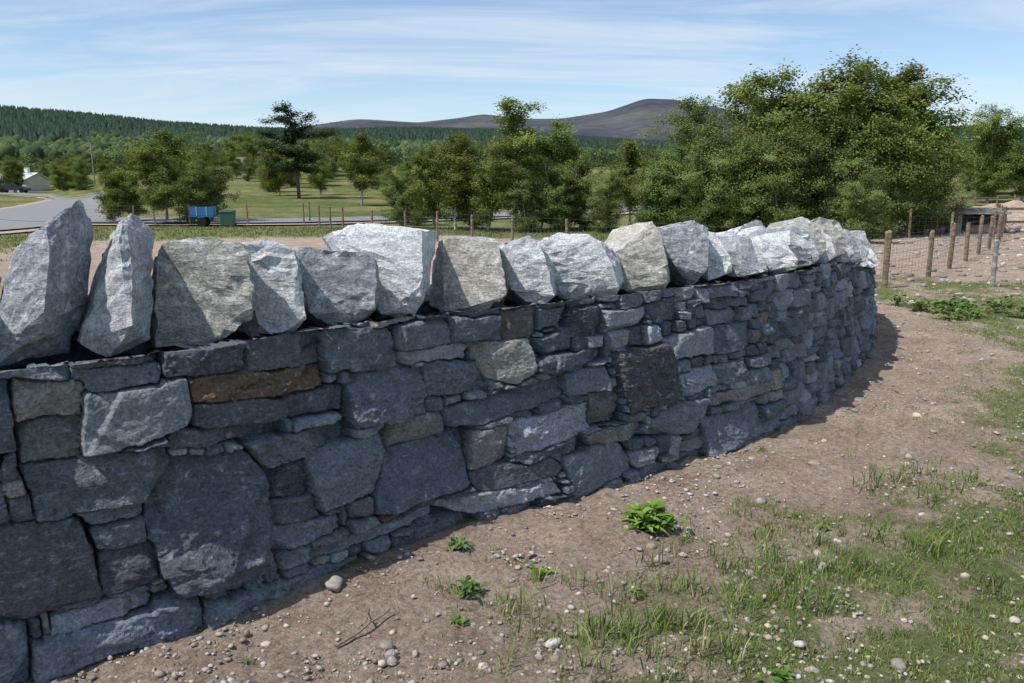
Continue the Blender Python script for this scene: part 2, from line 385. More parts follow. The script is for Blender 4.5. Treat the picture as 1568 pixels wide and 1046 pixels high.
def add_stone(pts,colr,rs,chips=5,sub=2,jit=.006,store=None):
    bm=bmesh.new()
    for p in pts: bm.verts.new(p)
    r_=bmesh.ops.convex_hull(bm,input=bm.verts)
    bmesh.ops.delete(bm,geom=list({g for g in r_['geom_interior'] if isinstance(g,bmesh.types.BMVert)}),context='VERTS')
    cen=sum((v.co for v in bm.verts),Vector())/len(bm.verts)
    for q in range(chips):
        d=Vector(rs.normal(0,1,3));d.normalize()
        ext=max((v.co-cen).dot(d) for v in bm.verts)
        bmesh.ops.bisect_plane(bm,geom=bm.verts[:]+bm.edges[:]+bm.faces[:],plane_co=cen+d*ext*rs.uniform(.86,.97),plane_no=d,clear_outer=True)
        ed=[e for e in bm.edges if len(e.link_faces)==1]
        if ed: bmesh.ops.holes_fill(bm,edges=ed,sides=0)
    bmesh.ops.triangulate(bm,faces=bm.faces[:])
    bmesh.ops.remove_doubles(bm,verts=bm.verts[:],dist=.003)
    for q in range(sub):
        le=[e for e in bm.edges if e.calc_length()>.018]
        if le: bmesh.ops.subdivide_edges(bm,edges=le,cuts=1,use_grid_fill=False)
        bmesh.ops.triangulate(bm,faces=bm.faces[:])
    bm.normal_update();bmesh.ops.recalc_face_normals(bm,faces=bm.faces[:])
    o=Vector(rs.uniform(0,50,3));ax=Vector(rs.normal(0,1,3)).normalized()
    for v in bm.verts:
        q2=Vector((v.co.x*14,v.co.y*14,v.co.z*26))+o
        # conchoidal steps: terraces along a random cleavage direction
        n1=mnoise.noise(v.co*5+o)*1.6+v.co.dot(ax)*9;stp=(math.floor(n1)+min(1,(n1-math.floor(n1))*4))/1.0
        tri=n1-stp
        v.co+=v.normal*(jit*1.2*mnoise.noise(q2)+jit*3.4*tri*(.5+mnoise.noise(v.co*3-o))+jit*.9*mnoise.noise(v.co*45+o))
    base=len(cv)
    bm.verts.index_update()
    for v in bm.verts: cv.append(tuple(v.co));cc.append(colr)
    for f in bm.faces: cf.append(tuple(base+v.index for v in f.verts))
    bm.free()
def cope(poly,key,rs,thick=None,fd=None,sub=3,jit=.007,ridge=None):
    a=np.array(poly);lo=a.min(0);hi=a.max(0);w=hi[0]-lo[0];h=hi[1]-lo[1];c=a.mean(0)
    thick=thick or rs.uniform(.28,.40);fd=rs.uniform(-.01,.04) if fd is None else fd
    pts=[]
    u1=ridge[0] if ridge else rs.uniform(.35,.85);u0=ridge[1] if ridge else u1+rs.uniform(-.45,.15)
    u0=min(max(u0,.15),.9);sl=rs.uniform(.25,.7);sr=rs.uniform(.6,1.4);top=rs.uniform(.04,.13)
    for s,z in a:
        t=(z-lo[1])/h;u=(s-lo[0])/w;ur=u0+(u1-u0)*t;du=(u-ur)*w
        d=fd+top*t+(sr*du if du>0 else -sl*du)+rs.uniform(0,.02)+.05*max(0,.3-t)/.3
        pts.append(wp(s,z,min(d,fd+.24)));
        k=rs.uniform(.7,.95)
        pts.append(wp(c[0]+(s-c[0])*k,c[1]+(z-c[1])*k-(.03 if t>.6 else 0),fd+.08+thick*rs.uniform(.75,1.1)))
    for t in (.25,.55,.9):
        pts.append(wp(lo[0]+w*(u0+(u1-u0)*t),lo[1]+h*t,fd+top*t-.012-.04*math.sin(3.14*t)))
    col=np.array(KP[key])*rs.uniform(.9,1.12);add_stone(pts,tuple(col),rs,sub=sub,jit=jit)
rs=np.random.default_rng(23)
RG={1:(.60,.30),2:(.5,.40),3:(.8,.6),4:(.6,.45),6:(.7,.5),7:(.8,.75),9:(.45,.5),10:(.5,.6),11:(.45,.4)}
for i,q in enumerate(KS.split('|')):
    v=q.split();p=[float(a)/100 for a in v[:-1]];cope(list(zip(p[::2],p[1::2])),v[-1],rs,ridge=RG.get(i))
def auto(s0,s1,dep=None,hmax=.37,base=0,sub=2):
    s=s0
    while s<s1:
        w=rs.uniform(.11,.32);h=rs.uniform(.5,1.1)*hmax;b=float(htop(s))-.03-base;sk=rs.uniform(-.14,.08);j=lambda:rs.uniform(-.02,.02)
        n=[(s-.01+j(),b+rs.uniform(0,.05)),(s+w+.01+j(),b+rs.uniform(-.01,.05)),(s+w+sk*.5+.01+j(),b+h*rs.uniform(.3,.6)),(s+w*.75+sk,b+h*rs.uniform(.65,1)),(s+w*rs.uniform(.15,.5)+sk,b+h),(s+sk*.5+j(),b+h*rs.uniform(.35,.7))]
        cope(n,rs.choice(list('glmwtdoB'),p=[.20,.28,.05,.27,.09,.05,.02,.04]),rs,fd=dep if dep is not None else rs.uniform(-.06,.08),sub=sub)
        s+=w*rs.uniform(.78,1.0)
auto(.05,1.8);auto(5.92,SL-.35)
auto(.1,SL-.4,dep=.36,hmax=.20,sub=1)
mesh_obj("coping_stones",cv,cf,M_cope,np.array(cc),parent=wall)

# ------------------------------------------------------------------ loose stones
def ico(sub=1):
    bm=bmesh.new();bmesh.ops.create_icosphere(bm,subdivisions=sub,radius=1);V=np.array([v.co[:] for v in bm.verts]);bm.verts.index_update()
    F=np.array([[v.index for v in f.verts] for f in bm.faces]);bm.free();return V,F
def scatter_stones(name,X,Y,sz,sub=1,seed=1,sink=.25):
    r_=np.random.default_rng(seed);V0,F0=ico(sub);n=len(X);k=len(V0)
    V=V0[None]*(1+r_.uniform(-.28,.28,(n,k,1)) if sub<2 else 1+.8*np.stack([fbm(V0[:,0]*1.3+i*3.1,V0[:,1]*1.3+V0[:,2]*2.1+i,seed,3)-.5 for i in range(n)])[...,None])
    V=V*(r_.uniform([.75,.6,.4],[1.35,1.1,.8],(n,3))[:,None,:])
    an=r_.uniform(0,6.28,n);c,s=np.cos(an)[:,None],np.sin(an)[:,None]
    V=np.stack([V[...,0]*c-V[...,1]*s,V[...,0]*s+V[...,1]*c,V[...,2]],-1)*sz[:,None,None]
    V[...,0]+=X[:,None];V[...,1]+=Y[:,None];V[...,2]+=(G(X,Y)+sz*sink)[:,None]
    F=(F0[None]+(np.arange(n)*k)[:,None,None]).reshape(-1,3)
    b=r_.uniform(.18,.46,n);tint=r_.uniform(0,1,n)
    col=np.stack([b*(1.02+.10*tint),b*(.96-.05*tint),b*(.92-.20*tint)],1)
    return mesh_obj(name,V.reshape(-1,3),F,M_peb,np.repeat(col,k,0))
def sample(n,seed,x0=-3,x1=10,y0=1.2,y1=14,pw=1.35):
    r_=np.random.default_rng(seed)
    rad=y0+(y1-y0)*r_.uniform(0,1,n)**pw;az=r_.uniform(-.80,.72,n)
    X=rad*np.tan(az);Y=rad
    return X,Y,r_
X,Y,r_=sample(66000,3,pw=1.15);wd=wall_dist(X,Y);ok=(wd>.02)&(X<11)
X,Y=X[ok],Y[ok];cl=fbm(X*1.7,Y*1.7,51,3);ok=r_.random(len(X))<sstep(.3,.62,cl)*.85+.15;X,Y=X[ok],Y[ok]
sz=.003+.011*r_.random(len(X))**3.2+.014*(r_.random(len(X))<.035)*r_.random(len(X))
scatter_stones("gravel",X,Y,sz,1,4)
X,Y,r_=sample(460,13);wd=wall_dist(X,Y);ok=(wd>.03);X,Y=X[ok],Y[ok]
scatter_stones("field_stones",X,Y,.011+.018*r_.random(len(X))**2,2,5,.15)
X=np.array([-.72,-1.22,1.34,2.4,2.9,1.75,.15,-.42]);Y=np.array([2.98,2.22,3.2,4.6,5.5,4.4,2.6,2.5])
scatter_stones("boulder_stones",X,Y,np.array([.045,.05,.025,.03,.035,.03,.025,.025]),3,6,.3)
X=r_.uniform(5,22,2600);Y=r_.uniform(11,34,2600);scatter_stones("rubble",X,Y,.02+.07*r_.random(2600)**3,1,8)

# ------------------------------------------------------------------ grass
def grass(name,X,Y,h,nb,spread,seed,cols,wid=.0022,lean=.6):
    r_=np.random.default_rng(seed);n=len(X);N=n*nb
    bx=np.repeat(X,nb)+r_.normal(0,1,N)*np.repeat(spread,nb);by=np.repeat(Y,nb)+r_.normal(0,1,N)*np.repeat(spread,nb)
    H=np.repeat(h,nb)*r_.uniform(.5,1.15,N);an=r_.uniform(0,6.283,N);ln=r_.uniform(.1,1,N)*lean
    dx,dy=np.cos(an),np.sin(an);pa=an+r_.uniform(.9,2.2,N);wx,wy=np.cos(pa)*wid,np.sin(pa)*wid
    z=G(bx,by)-.004
    sc=np.clip(H/.05,.8,2.0)
    wx*=sc;wy*=sc
    p=[]
    for t,wf in ((0,1),(.5,.8)):
        for sg in (1,-1):
            p.append(np.stack([bx+dx*ln*H*t**1.6+wx*sg*wf,by+dy*ln*H*t**1.6+wy*sg*wf,z+H*t*(1-.25*ln*t)],1))
    p.append(np.stack([bx+dx*ln*H,by+dy*ln*H,z+H*(1-.35*ln)],1))
    V=np.stack(p,1).reshape(-1,3);b=np.arange(N)[:,None]*5
    F=np.concatenate([b+np.array([[0,1,3]]),b+np.array([[0,3,2]]),b+np.array([[2,3,4]])])
    c=np.array(cols)[r_.integers(0,len(cols),n)];c=np.repeat(c,nb,0)*r_.uniform(.7,1.3,(N,1))
    dry=(r_.random(N)<.14)[:,None];c=np.where(dry,np.array([[.34,.30,.17]])*r_.uniform(.7,1.2,(N,1)),c)
    return mesh_obj(name,V,F,M_grass,np.repeat(c,5,0))
GC=[(.165,.24,.06),(.14,.21,.055),(.21,.27,.085),(.125,.185,.055)]
X,Y,r_=sample(150000,61,pw=1.12);wd=wall_dist(X,Y);gmk=grass_mask(X,Y,wd)
ok=(wd>.08)&(X<12)&(r_.random(len(X))<gmk*.85+.04*sstep(.1,.8,wd));X,Y=X[ok],Y[ok]
print("tufts",len(X))
big=fbm(X*2.3,Y*2.3,67,2)
far_=sstep(4,9,Y)
grass("grass",X,Y,.014+.024*r_.random(len(X))**1.6+.028*sstep(.58,.78,big)+.012*far_,7,.014+.018*r_.random(len(X))+.02*far_,62,GC,.0022,.95)
TX_=np.array([.35,.45,.52,.62,.95,1.1,1.0,1.5,-.1,2.2,.42,.3,1.9,3.2,1.2,2.6,4.2]);TY_=np.array([2.75,2.62,2.9,2.7,3.1,3.2,2.95,3.0,2.9,4.1,2.5,2.6,3.3,4.6,3.3,3.6,5.6])
TX_=np.concatenate([TX_+ .15*rng.normal(0,1,len(TX_)) for k in range(8)]);TY_=np.concatenate([TY_+.13*rng.normal(0,1,17) for k in range(8)])
grass("tussock_grass",TX_,TY_,.05+.10*rng.random(len(TX_)),22,np.full(len(TX_),.035),63,GC,.0014,.95)
rr=np.random.default_rng(64);X=rr.uniform(-24,30,30000);Y=rr.uniform(12,34,30000);wd=wall_dist(X,Y)
nf=fbm(X*.22,Y*.22,41,4);so=soil_far(X,Y)
ok=(rr.random(30000)<sstep(.3,.6,nf+.25-so*.6))&((wd<-1.2)|(wd>40))&~((X<-20)&(Y>26));X,Y=X[ok],Y[ok]
grass("pasture_grass",X,Y,.04+.08*rr.random(len(X)),5,np.full(len(X),.09),65,[(.16,.19,.065),(.22,.21,.10),(.13,.165,.055)],.007,.5)

# weeds -------------------------------------------------------
def weed(name,x,y,rad,n,seed,col=(.15,.26,.045),lw=.5):
    r_=np.random.default_rng(seed);V=[];F=[];Cc=[]
    z0=float(G(x,y))
    for i in range(n):
        a=r_.uniform(0,6.283);Ln=rad*r_.uniform(.3,.7);el=r_.uniform(.15,1.2);w=Ln*lw*r_.uniform(.7,1.2)
        h0=rad*.6*r_.random();ox,oy=r_.normal(0,rad*.36,2)
        b=len(V);c=np.array(col)*r_.uniform(.55,1.35)
        for k in range(6):
            t=k/5;ww=w*math.sin(math.pi*min(.97,(t*.85+.12)))*.5
            rr_=Ln*t*math.cos(el*(1-.5*t));zz=z0+h0*1+Ln*math.sin(el)*t-Ln*.45*t*t
            for sg in (-1,0,1):
                V.append((x+ox+math.cos(a)*rr_-math.sin(a)*ww*sg,y+oy+math.sin(a)*rr_+math.cos(a)*ww*sg,max(z0+.002,zz)+abs(sg)*ww*.35));Cc.append(c)
        for k in range(5):
            q=b+k*3;F+= [(q,q+1,q+4,q+3),(q+1,q+2,q+5,q+4)]
    return mesh_obj(name,V,F,M_grass,np.array(Cc))
weed("broadleaf_weed",.66,3.62,.125,210,1,(.17,.27,.06));weed("broadleaf_weed",-.24,3.34,.07,60,2,(.12,.18,.07))
weed("broadleaf_weed",-.18,2.96,.07,60,3,(.10,.17,.05));weed("broadleaf_weed",.88,2.38,.07,20,4,(.13,.24,.05),.6)
weed("broadleaf_weed",.12,3.1,.05,40,5);weed("broadleaf_weed",-.2,2.7,.045,34,6,(.13,.21,.06));weed("broadleaf_weed",1.5,3.6,.04,24,7)
weed("broadleaf_weed",-.9,2.45,.03,18,8,(.16,.2,.08));weed("broadleaf_weed",1.55,4.75,.045,24,9)
weed("broadleaf_weed",3.4,5.9,.05,26,12);weed("broadleaf_weed",2.6,4.2,.04,24,14);weed("broadleaf_weed",.5,2.95,.04,24,15)
weed("broadleaf_weed",-.55,2.2,.035,20,16,(.13,.19,.07));weed("broadleaf_weed",.1,2.3,.04,22,17)
for i in range(26):
    weed("nettle_clump",5.2+random.random()*4.0,9.7+random.random()*1.6,.18+.1*random.random(),44,40+i,(.15,.22,.07),.4)

# twigs
M_twig=simple("twig_bark",(.20,.16,.12),.9,.1,30,.3)
def tube(pts,rad,seg=5):
    V=[];F=[]
    for i,(p,r0) in enumerate(zip(pts,rad)):
        p=Vector(p);d=(Vector(pts[min(i+1,len(pts)-1)])-Vector(pts[max(i-1,0)])).normalized()
        u=d.orthogonal().normalized();w=d.cross(u)
        for k in range(seg):
            a=6.2832*k/seg;V.append(p+(u*math.cos(a)+w*math.sin(a))*r0)
    for i in range(len(pts)-1):
        for k in range(seg):
            a=i*seg+k;b=i*seg+(k+1)%seg;F.append((a,b,b+seg,a+seg))
    return V,F
def twig(x,y,a,ln,r0):
    V=[];F=[]
    def br(x,y,z,a,ln,r0,n):
        p=[]
        for i in range(n):
            p.append((x,y,z+r0));a2=a+random.uniform(-.25,.25);x+=math.cos(a2)*ln/n;y+=math.sin(a2)*ln/n;z=float(G(x,y))+random.uniform(.006,.022)
        v,f=tube(p,[r0*(1-.6*i/n) for i in range(n)]);b=len(V);V.extend(v);F.extend([tuple(q+b for q in ff) for ff in f]);return p
    p=br(x,y,float(G(x,y))+.008,a,ln,r0,6);q=p[3];br(q[0],q[1],q[2],a+.8,ln*.4,r0*.6,4)
    mesh_obj("twig",[tuple(v) for v in V],F,M_twig)
twig(-.62,2.55,1.1,.32,.006);twig(-.35,2.35,-.4,.2,.003);twig(1.0,2.5,.9,.16,.004);twig(.9,3.9,2.9,.15,.003);twig(.2,3.75,.3,.14,.003);twig(1.9,4.9,.2,.16,.003);twig(-.95,2.3,.4,.16,.003)
for i in range(26):
    X0=random.uniform(-.9,3.2);Y0=2.3+random.random()*3.2
    if float(wall_dist(np.array([X0]),np.array([Y0]))[0])>.12: twig(X0,Y0,random.uniform(0,6.28),random.uniform(.05,.12),.0018)

# ------------------------------------------------------------------ trees
def make_tree(kind,seed,H=6.0,nleaf=26000):
    r_=np.random.default_rng(seed);V=[];F=[]
    def addtube(p,rad,seg=6):
        v,f=tube(p,rad,seg);b=len(V);V.extend(v);F.extend([tuple(q+b for q in ff) for ff in f])
    ends=[]
    nst={'birch':1,'bush':4,'multi':3,'pine':1}[kind]
    for st in range(nst):
        la=r_.uniform(0,6.28);ln=(.05 if nst==1 else .3)*r_.uniform(.5,1.2)
        hh=H*(r_.uniform(.9,1.0) if st==0 else r_.uniform(.65,.95));n=9;tp=[]
        wob=r_.normal(0,.06,(n,2)).cumsum(0)
        for i in range(n):
            t=i/(n-1);tp.append((math.cos(la)*ln*hh*t*.6+wob[i,0]*.5*t,math.sin(la)*ln*hh*t*.6+wob[i,1]*.5*t,hh*t-.1))
        r0=.024*hh/3*(1.5 if kind=='pine' else 1.0)+.02
        addtube(tp,[r0*(1-.88*i/(n-1)) for i in range(n)],7)
        nb={'birch':26,'bush':18,'multi':20,'pine':22}[kind]
        lowt={'birch':.22,'bush':.05,'multi':.16,'pine':.30}[kind]
        for b in range(nb):
            t=lowt+(1-lowt)*(b+r_.random())/nb;t=min(t,.985)
            k=t*(n-1);i=int(k);f=k-i;a=np.array(tp[i])*(1-f)+np.array(tp[min(i+1,n-1)])*f
            prof=math.sin(math.pi*min(1,max(0,(t-lowt)/(1-lowt))*.80+.15))**.8
            bl=hh*{'birch':.25,'bush':.33,'multi':.30,'pine':.27}[kind]*prof*r_.uniform(.5,1.25)+.12
            az=r_.uniform(0,6.28);up={'birch':.9,'bush':.8,'multi':.9,'pine':.15}[kind]+r_.uniform(-.3,.35)
            p=[a];d=np.array([math.cos(az),math.sin(az),up]);d/=np.linalg.norm(d)
            for q in range(4):
                d=d+r_.normal(0,.16,3)+np.array([0.04,0,-.12 if kind!='pine' else .02]);d/=np.linalg.norm(d);p.append(p[-1]+d*bl/4)
            br=r0*.28*(1-t*.6);addtube([tuple(x) for x in p],[br,br*.75,br*.5,br*.35,br*.15],4)
            for q in (1,2,3,4):
                ends.append((p[q-1],p[q],bl))
            for sb in range(5):
                o=p[int(r_.integers(1,5))];d2=r_.normal(0,1,3);d2[2]=abs(d2[2])*.5-.1;d2/=np.linalg.norm(d2);e=o+d2*bl*r_.uniform(.25,.5)
                addtube([tuple(o),tuple((o+e)/2+r_.normal(0,.02,3)),tuple(e)],[br*.3,br*.22,br*.1],3);ends.append((o,e,bl))
    nq=len(F);tv=np.array([tuple(v) for v in V]);nt=len(tv)
    ne=len(ends);w=np.array([.5+e[2] for e in ends])*r_.uniform(.3,1.6,ne);w/=w.sum()
    k=r_.choice(ne,nleaf,p=w);A=np.array([e[0] for e in ends]);B=np.array([e[1] for e in ends])
    t=r_.random((nleaf,1));sg=.14 if kind!='pine' else .12
    clb=r_.uniform(.7,1.4,ne)
    pos=A[k]*(1-t)+B[k]*t+r_.normal(0,1,(nleaf,3))*np.array([sg,sg,sg*.85])*(H/6)
    if kind!='pine': pos[:,2]-=np.abs(r_.normal(0,.08,nleaf))
    pos[:,2]=np.maximum(pos[:,2],.12)
    s_=r_.uniform(.028,.048,(nleaf,1))*(H/6)
    cx=pos-np.array([0,0,H*.45]);nrm=cx/np.linalg.norm(cx,axis=1,keepdims=True)*.8+np.array([0,0,.35])+r_.normal(0,.5,(nleaf,3));nrm/=np.linalg.norm(nrm,axis=1,keepdims=True)
    d1=np.cross(nrm,r_.normal(0,1,(nleaf,3)));d1/=np.linalg.norm(d1,axis=1,keepdims=True);d2=np.cross(nrm,d1)
    q=np.stack([pos-d1*s_*1.3,pos+d2*s_*.8,pos+d1*s_*1.3,pos-d2*s_*.8],1).reshape(-1,3)
    fq=np.arange(nleaf*4).reshape(-1,4)+nt
    base={'birch':(.145,.185,.048),'bush':(.13,.175,.053),'multi':(.137,.18,.046),'pine':(.045,.075,.035)}[kind]
    lc=np.array(base)[None]*clb[k][:,None]*r_.uniform(.75,1.25,(nleaf,1))
    lc[:,0]*=1+.25*(r_.random(nleaf)-.4)
    col=np.concatenate([np.full((nt,3),.3),np.repeat(lc,4,0)])
    allV=np.concatenate([tv,q])
    allF=np.concatenate([np.array(F),fq])
    mi=np.concatenate([np.zeros(nq,int),np.ones(nleaf,int)])
    return mesh_obj("tree_"+kind,allV,allF,[M_pine if kind=='pine' else M_birch,M_leaf],col,mi,link=False)
TM={'birch':[make_tree('birch',s,6,16000) for s in (1,2,3)],'bush':[make_tree('bush',s,6,27000) for s in (4,5)],'multi':[make_tree('multi',s,6,26000) for s in (6,7,8)],'pine':[make_tree('pine',9,6,17000)]}
NM={'birch':'birch_tree','bush':'willow_bush','multi':'birch_tree','pine':'pine_tree'}
cnt=[0]
def tree(kind,x,y,h,wide=1.0):
    ms=TM[kind];cnt[0]+=1
    ob=bpy.data.objects.new(NM[kind],ms[cnt[0]%len(ms)]);COL.objects.link(ob)
    ob.location=(x,y,float(G(x,y))-.03);s=h/6;ob.scale=(s*wide,s*wide,s);ob.rotation_euler=(0,0,random.uniform(0,6.28));return ob
def T(px,D,h,kind,wide=1.0): tree(kind,px*(D+.3),D,h,wide)   # px = tangent of bearing
for a in [(.366,30,6.3,'multi',1.3),(.325,31,6.3,'multi',1.2),(.285,31,5.5,'bush',1.15),(.235,30,4.4,'bush',1.15),(.21,34,5.4,'birch',.9),(.405,29,6.0,'multi',1.25),(.44,31,5.9,'multi',1.2),
          (.475,31,6.2,'birch',1.4),(.49,30,5.4,'multi',1.1),(.51,29,3.8,'bush',1),(.385,27,4.4,'bush',1.1),(.33,27,4.0,'bush',1.1),(.45,27,3.9,'bush',1.1),(.30,33,6.1,'birch',1.3),(.27,28,3.4,'bush',1.2),(.43,24.5,2.2,'bush',1.2),
          (.35,28.5,5.2,'multi',1.1),(.42,28,4.8,'multi',1.1),(.30,28,3.6,'bush',1.2),(.24,28,3.0,'bush',1.2),(.47,28,4.6,'multi',1.1),
          (.005,32,5.0,'birch',1.3),(.035,33,4.7,'multi',1.1),(.065,33,4.2,'multi',1.1),(-.03,31,3.6,'multi',1.1),(-.07,32,3.8,'birch',1.4),(-.095,33,3.6,'multi',1.1),(.085,32,2.9,'bush',1.2),(.115,30,2.3,'bush',1.2),(.145,34,3.9,'birch',1.3),(.165,31,2.9,'bush',1.2),(.18,30,3.4,'bush',1.2),(.02,30,2.6,'bush',1.2),(.055,31,2.8,'bush',1.2),(.2,31,3.2,'bush',1.2),
          (-.135,34,2.4,'bush',1.1),(-.115,36,2.7,'bush',1.1),(-.05,33,2.8,'bush',1.2),
          (-.185,62,5.8,'birch',1.5),(-.262,75,8.4,'pine',1.5),(-.285,80,5.8,'multi',1.1),(-.235,82,4.4,'multi',1.0),(-.30,88,5.0,'bush',1.1),
          (-.49,36,2.9,'multi',1.1),(-.465,37,3.2,'multi',1.1),(-.44,35,3.3,'birch',1.4),(-.425,38,4.3,'birch',1.5),(-.395,36,3.1,'bush',1.1),(-.37,37,3.3,'multi',1.1),(-.41,41,3.9,'birch',1.3),
          (.585,62,7.6,'multi',1.1),(.57,70,6.5,'multi',1),(.63,75,6.5,'multi',1),(.66,70,6.0,'birch',1)]: T(*a)
rt=random.Random(4)
for i in range(26):
    b=-.16+rt.random()*.42;D=rt.uniform(50,95)
    T(b,D,rt.uniform(2.4,4.0)*(D/60)**.5,rt.choice(['multi','birch','bush']),rt.uniform(1,1.3))
for i in range(12):
    b=rt.uniform(.52,.68);D=rt.uniform(60,95)
    T(b,D,rt.uniform(2.6,4.4)*(D/60)**.5,rt.choice(['multi','birch','bush']),rt.uniform(1,1.3))
for i in range(12):
    b=rt.uniform(-.17,.03);T(b,rt.uniform(60,95),rt.uniform(2.8,4.2),rt.choice(['multi','birch']),rt.uniform(1,1.3))
for i in range(18):
    b=rt.uniform(-.36,-.16);T(b,rt.uniform(95,125),rt.uniform(3.0,5),rt.choice(['multi','bush']),rt.uniform(1,1.3))
for i in range(60):
    b=rt.uniform(-.72,-.18);D=rt.uniform(120,150);T(b,D,rt.uniform(4,6.5),rt.choice(['multi','bush','multi']),rt.uniform(1,1.4))
T(-.325,112,3.4,'bush',1.2);T(-.306,110,3.0,'multi',1.2)

def cloud_trees(name,X,Y,Z,Hh,nq,seed,pal,qs):
    r_=np.random.default_rng(seed);n=len(X)
    d=r_.normal(0,1,(n,nq,3));d/=np.linalg.norm(d,axis=2,keepdims=True);rad=r_.uniform(.55,1.0,(n,nq,1))
    lob=1+.25*np.sin(d[...,:1]*5+r_.uniform(0,6,(n,1,1)))*np.cos(d[...,1:2]*4+r_.uniform(0,6,(n,1,1)))
    nr=d+np.array([0,0,.4])+r_.normal(0,.4,d.shape)
    p=d*rad*lob*np.array([.36,.36,.46]);p[...,2]+=.52;p*=Hh[:,None,None]
    p[...,0]+=X[:,None];p[...,1]+=Y[:,None];p[...,2]+=Z[:,None]
    s=(Hh[:,None,None]*qs*r_.uniform(.6,1.2,(n,nq,1)))
    a=np.cross(nr,r_.normal(0,1,(n,nq,3)));a/=np.linalg.norm(a,axis=2,keepdims=True);b=np.cross(nr,a);b/=np.linalg.norm(b,axis=2,keepdims=True)
    q=np.stack([p-a*s,p+b*s*.8,p+a*s,p-b*s*.8],2).reshape(-1,3);F=np.arange(len(q)).reshape(-1,4)
    c=np.array(pal)[r_.integers(0,len(pal),n)][:,None,:]*r_.uniform(.75,1.25,(n,1,1))*r_.uniform(.75,1.25,(n,nq,1))
    return mesh_obj(name,q,F,M_leaf,np.repeat(c.reshape(-1,3),4,0))
r_=np.random.default_rng(70)
n=900;az=r_.uniform(-.78,.80,n);D=r_.uniform(155,420,n);X=D*np.tan(az);Y=D;Z=G(X,Y)
cloud_trees("distant_woodland",X,Y,Z,r_.uniform(3.5,7,n),170,71,[(.080,.115,.045),(.065,.095,.042),(.095,.125,.05),(.055,.08,.04)],.055)

# ------------------------------------------------------------------ hills
ridA=np.array([(-60,.085),(-37.9,.089),(-31.8,.0874),(-27.7,.0842),(-22.9,.0769),(-16.9,.0724),(-12.7,.073),(-7.4,.0765),(-1.1,.0750),(3.4,.0680),(9.7,.060),(14,.0568),(22.2,.065),(29.5,.0692),(31.8,.065),(38.8,.0668),(60,.07)])
ridB=np.array([(-60,.05),(-21,.0547),(-16.9,.063),(-13.5,.0743),(-10.9,.0815),(-10,.0818),(-6.5,.0785),(-3.8,.084),(-2,.089),(.7,.0835),(3.4,.0835),(6.6,.0914),(9.1,.1057),(11.5,.1035),(12.3,.0948),(13.6,.0965),(14.9,.0889),(18.2,.074),(22.2,.065),(60,.05)])
def rint(deg,rid):
    o=0
    for dv,w in ((-.5,.15),(-.25,.2),(0,.3),(.25,.2),(.5,.15)): o=o+w*np.interp(deg+dv,rid[:,0],rid[:,1])
    return o
def hill(name,rid,r0,rr,r1,z0,mat,rough,nsc,seed,na=900,nr=60,drop=0):
    def f(a,r_):
        zr=1.6+rr*(rint(np.degrees(a),rid)-drop);t=np.clip((r_-r0)/(rr-r0),0,1)
        z=z0+(zr-z0)*(.55*t+.45*t*t*(3-2*t));xx=r_*np.sin(a);yy=r_*np.cos(a)
        return z+rough*(fbm(xx/nsc,yy/nsc,seed,4)-.5)*np.sin(np.pi*t)**1.0*(1-t)
    az=np.radians(np.linspace(-58,58,na));rad=np.r_[np.linspace(r0,rr,nr),np.linspace(rr,r1,10)[1:]]
    A,Rr=np.meshgrid(az,rad,indexing='ij')
    z=f(A,Rr)-np.clip(Rr-rr,0,9999)*.25
    V=np.stack([(Rr*np.sin(A)).ravel(),(Rr*np.cos(A)).ravel(),z.ravel()],1)
    mesh_obj(name,V,grid_faces(na,len(rad)),mat,smooth=True)
    return f
def hill_mat(name,a,b,sc,bd):
    t=NT(name);p=t.pos();f=t.noise(p,sc,7,.68);g=t.noise(p,sc*14,4,.7)
    col=t.mix(t.ramp(f,[(.42,0.0),(.6,1.0)]),a,b);col=t.mix(1.0,col,t.ramp(g,[(.3,.75),(.7,1.25)]),"MULTIPLY")
    return t.dif(col,t.bump(g,.4,bd))
fA=hill("forest_hill",ridA,320,1200,1700,9.5,hill_mat("forest_floor",(.04,.065,.03),(.065,.09,.035),.006,4),26,160,81,drop=.0095)
hill("moorland_hill",ridB,1600,5000,7000,60,hill_mat("hazy_heather_moor",(.056,.058,.082),(.095,.102,.098),.0016,6),160,900,82,1100,90)  # heather colours tinted bluish to imitate distance haze
r_=np.random.default_rng(90);n=32000
rad=np.sqrt(r_.uniform(360**2,1215**2,n));az=r_.uniform(-.70,.68,n);Z=fA(az,rad);X=rad*np.sin(az);Y=rad*np.cos(az)
con=(rad/1200+.35*(fbm(X/120,Y/120,91)-.5)+.12*(az<-.2))>.50
clear=fbm(X/200,Y/90,95)>.64
kp=~(clear&con&(r_.random(n)<.8));X,Y,Z,con=X[kp],Y[kp],Z[kp],con[kp]
xc,yc,zc=X[con],Y[con],Z[con];m=len(xc);hh=r_.uniform(6,9,m);a6=np.arange(6)*math.pi/3
ring=np.stack([np.cos(a6),np.sin(a6)],1)[None]*(hh*.3)[:,None,None]
V=np.zeros((m,7,3));V[:,:6,0]=xc[:,None]+ring[...,0];V[:,:6,1]=yc[:,None]+ring[...,1];V[:,:6,2]=(zc+.5)[:,None];V[:,6]=np.stack([xc,yc,zc+hh],1)
F=np.array([(i,(i+1)%6,6) for i in range(6)])[None]+(np.arange(m)*7)[:,None,None]
c=np.array([[.028,.046,.034]])*r_.uniform(.7,1.5,(m,1));mesh_obj("distant_conifer_forest",V.reshape(-1,3),F.reshape(-1,3),M_far,np.repeat(c,7,0))
V0,F0=ico(1);xb,yb,zb=X[~con],Y[~con],Z[~con];m=len(xb);hh=r_.uniform(2.5,5.0,m)
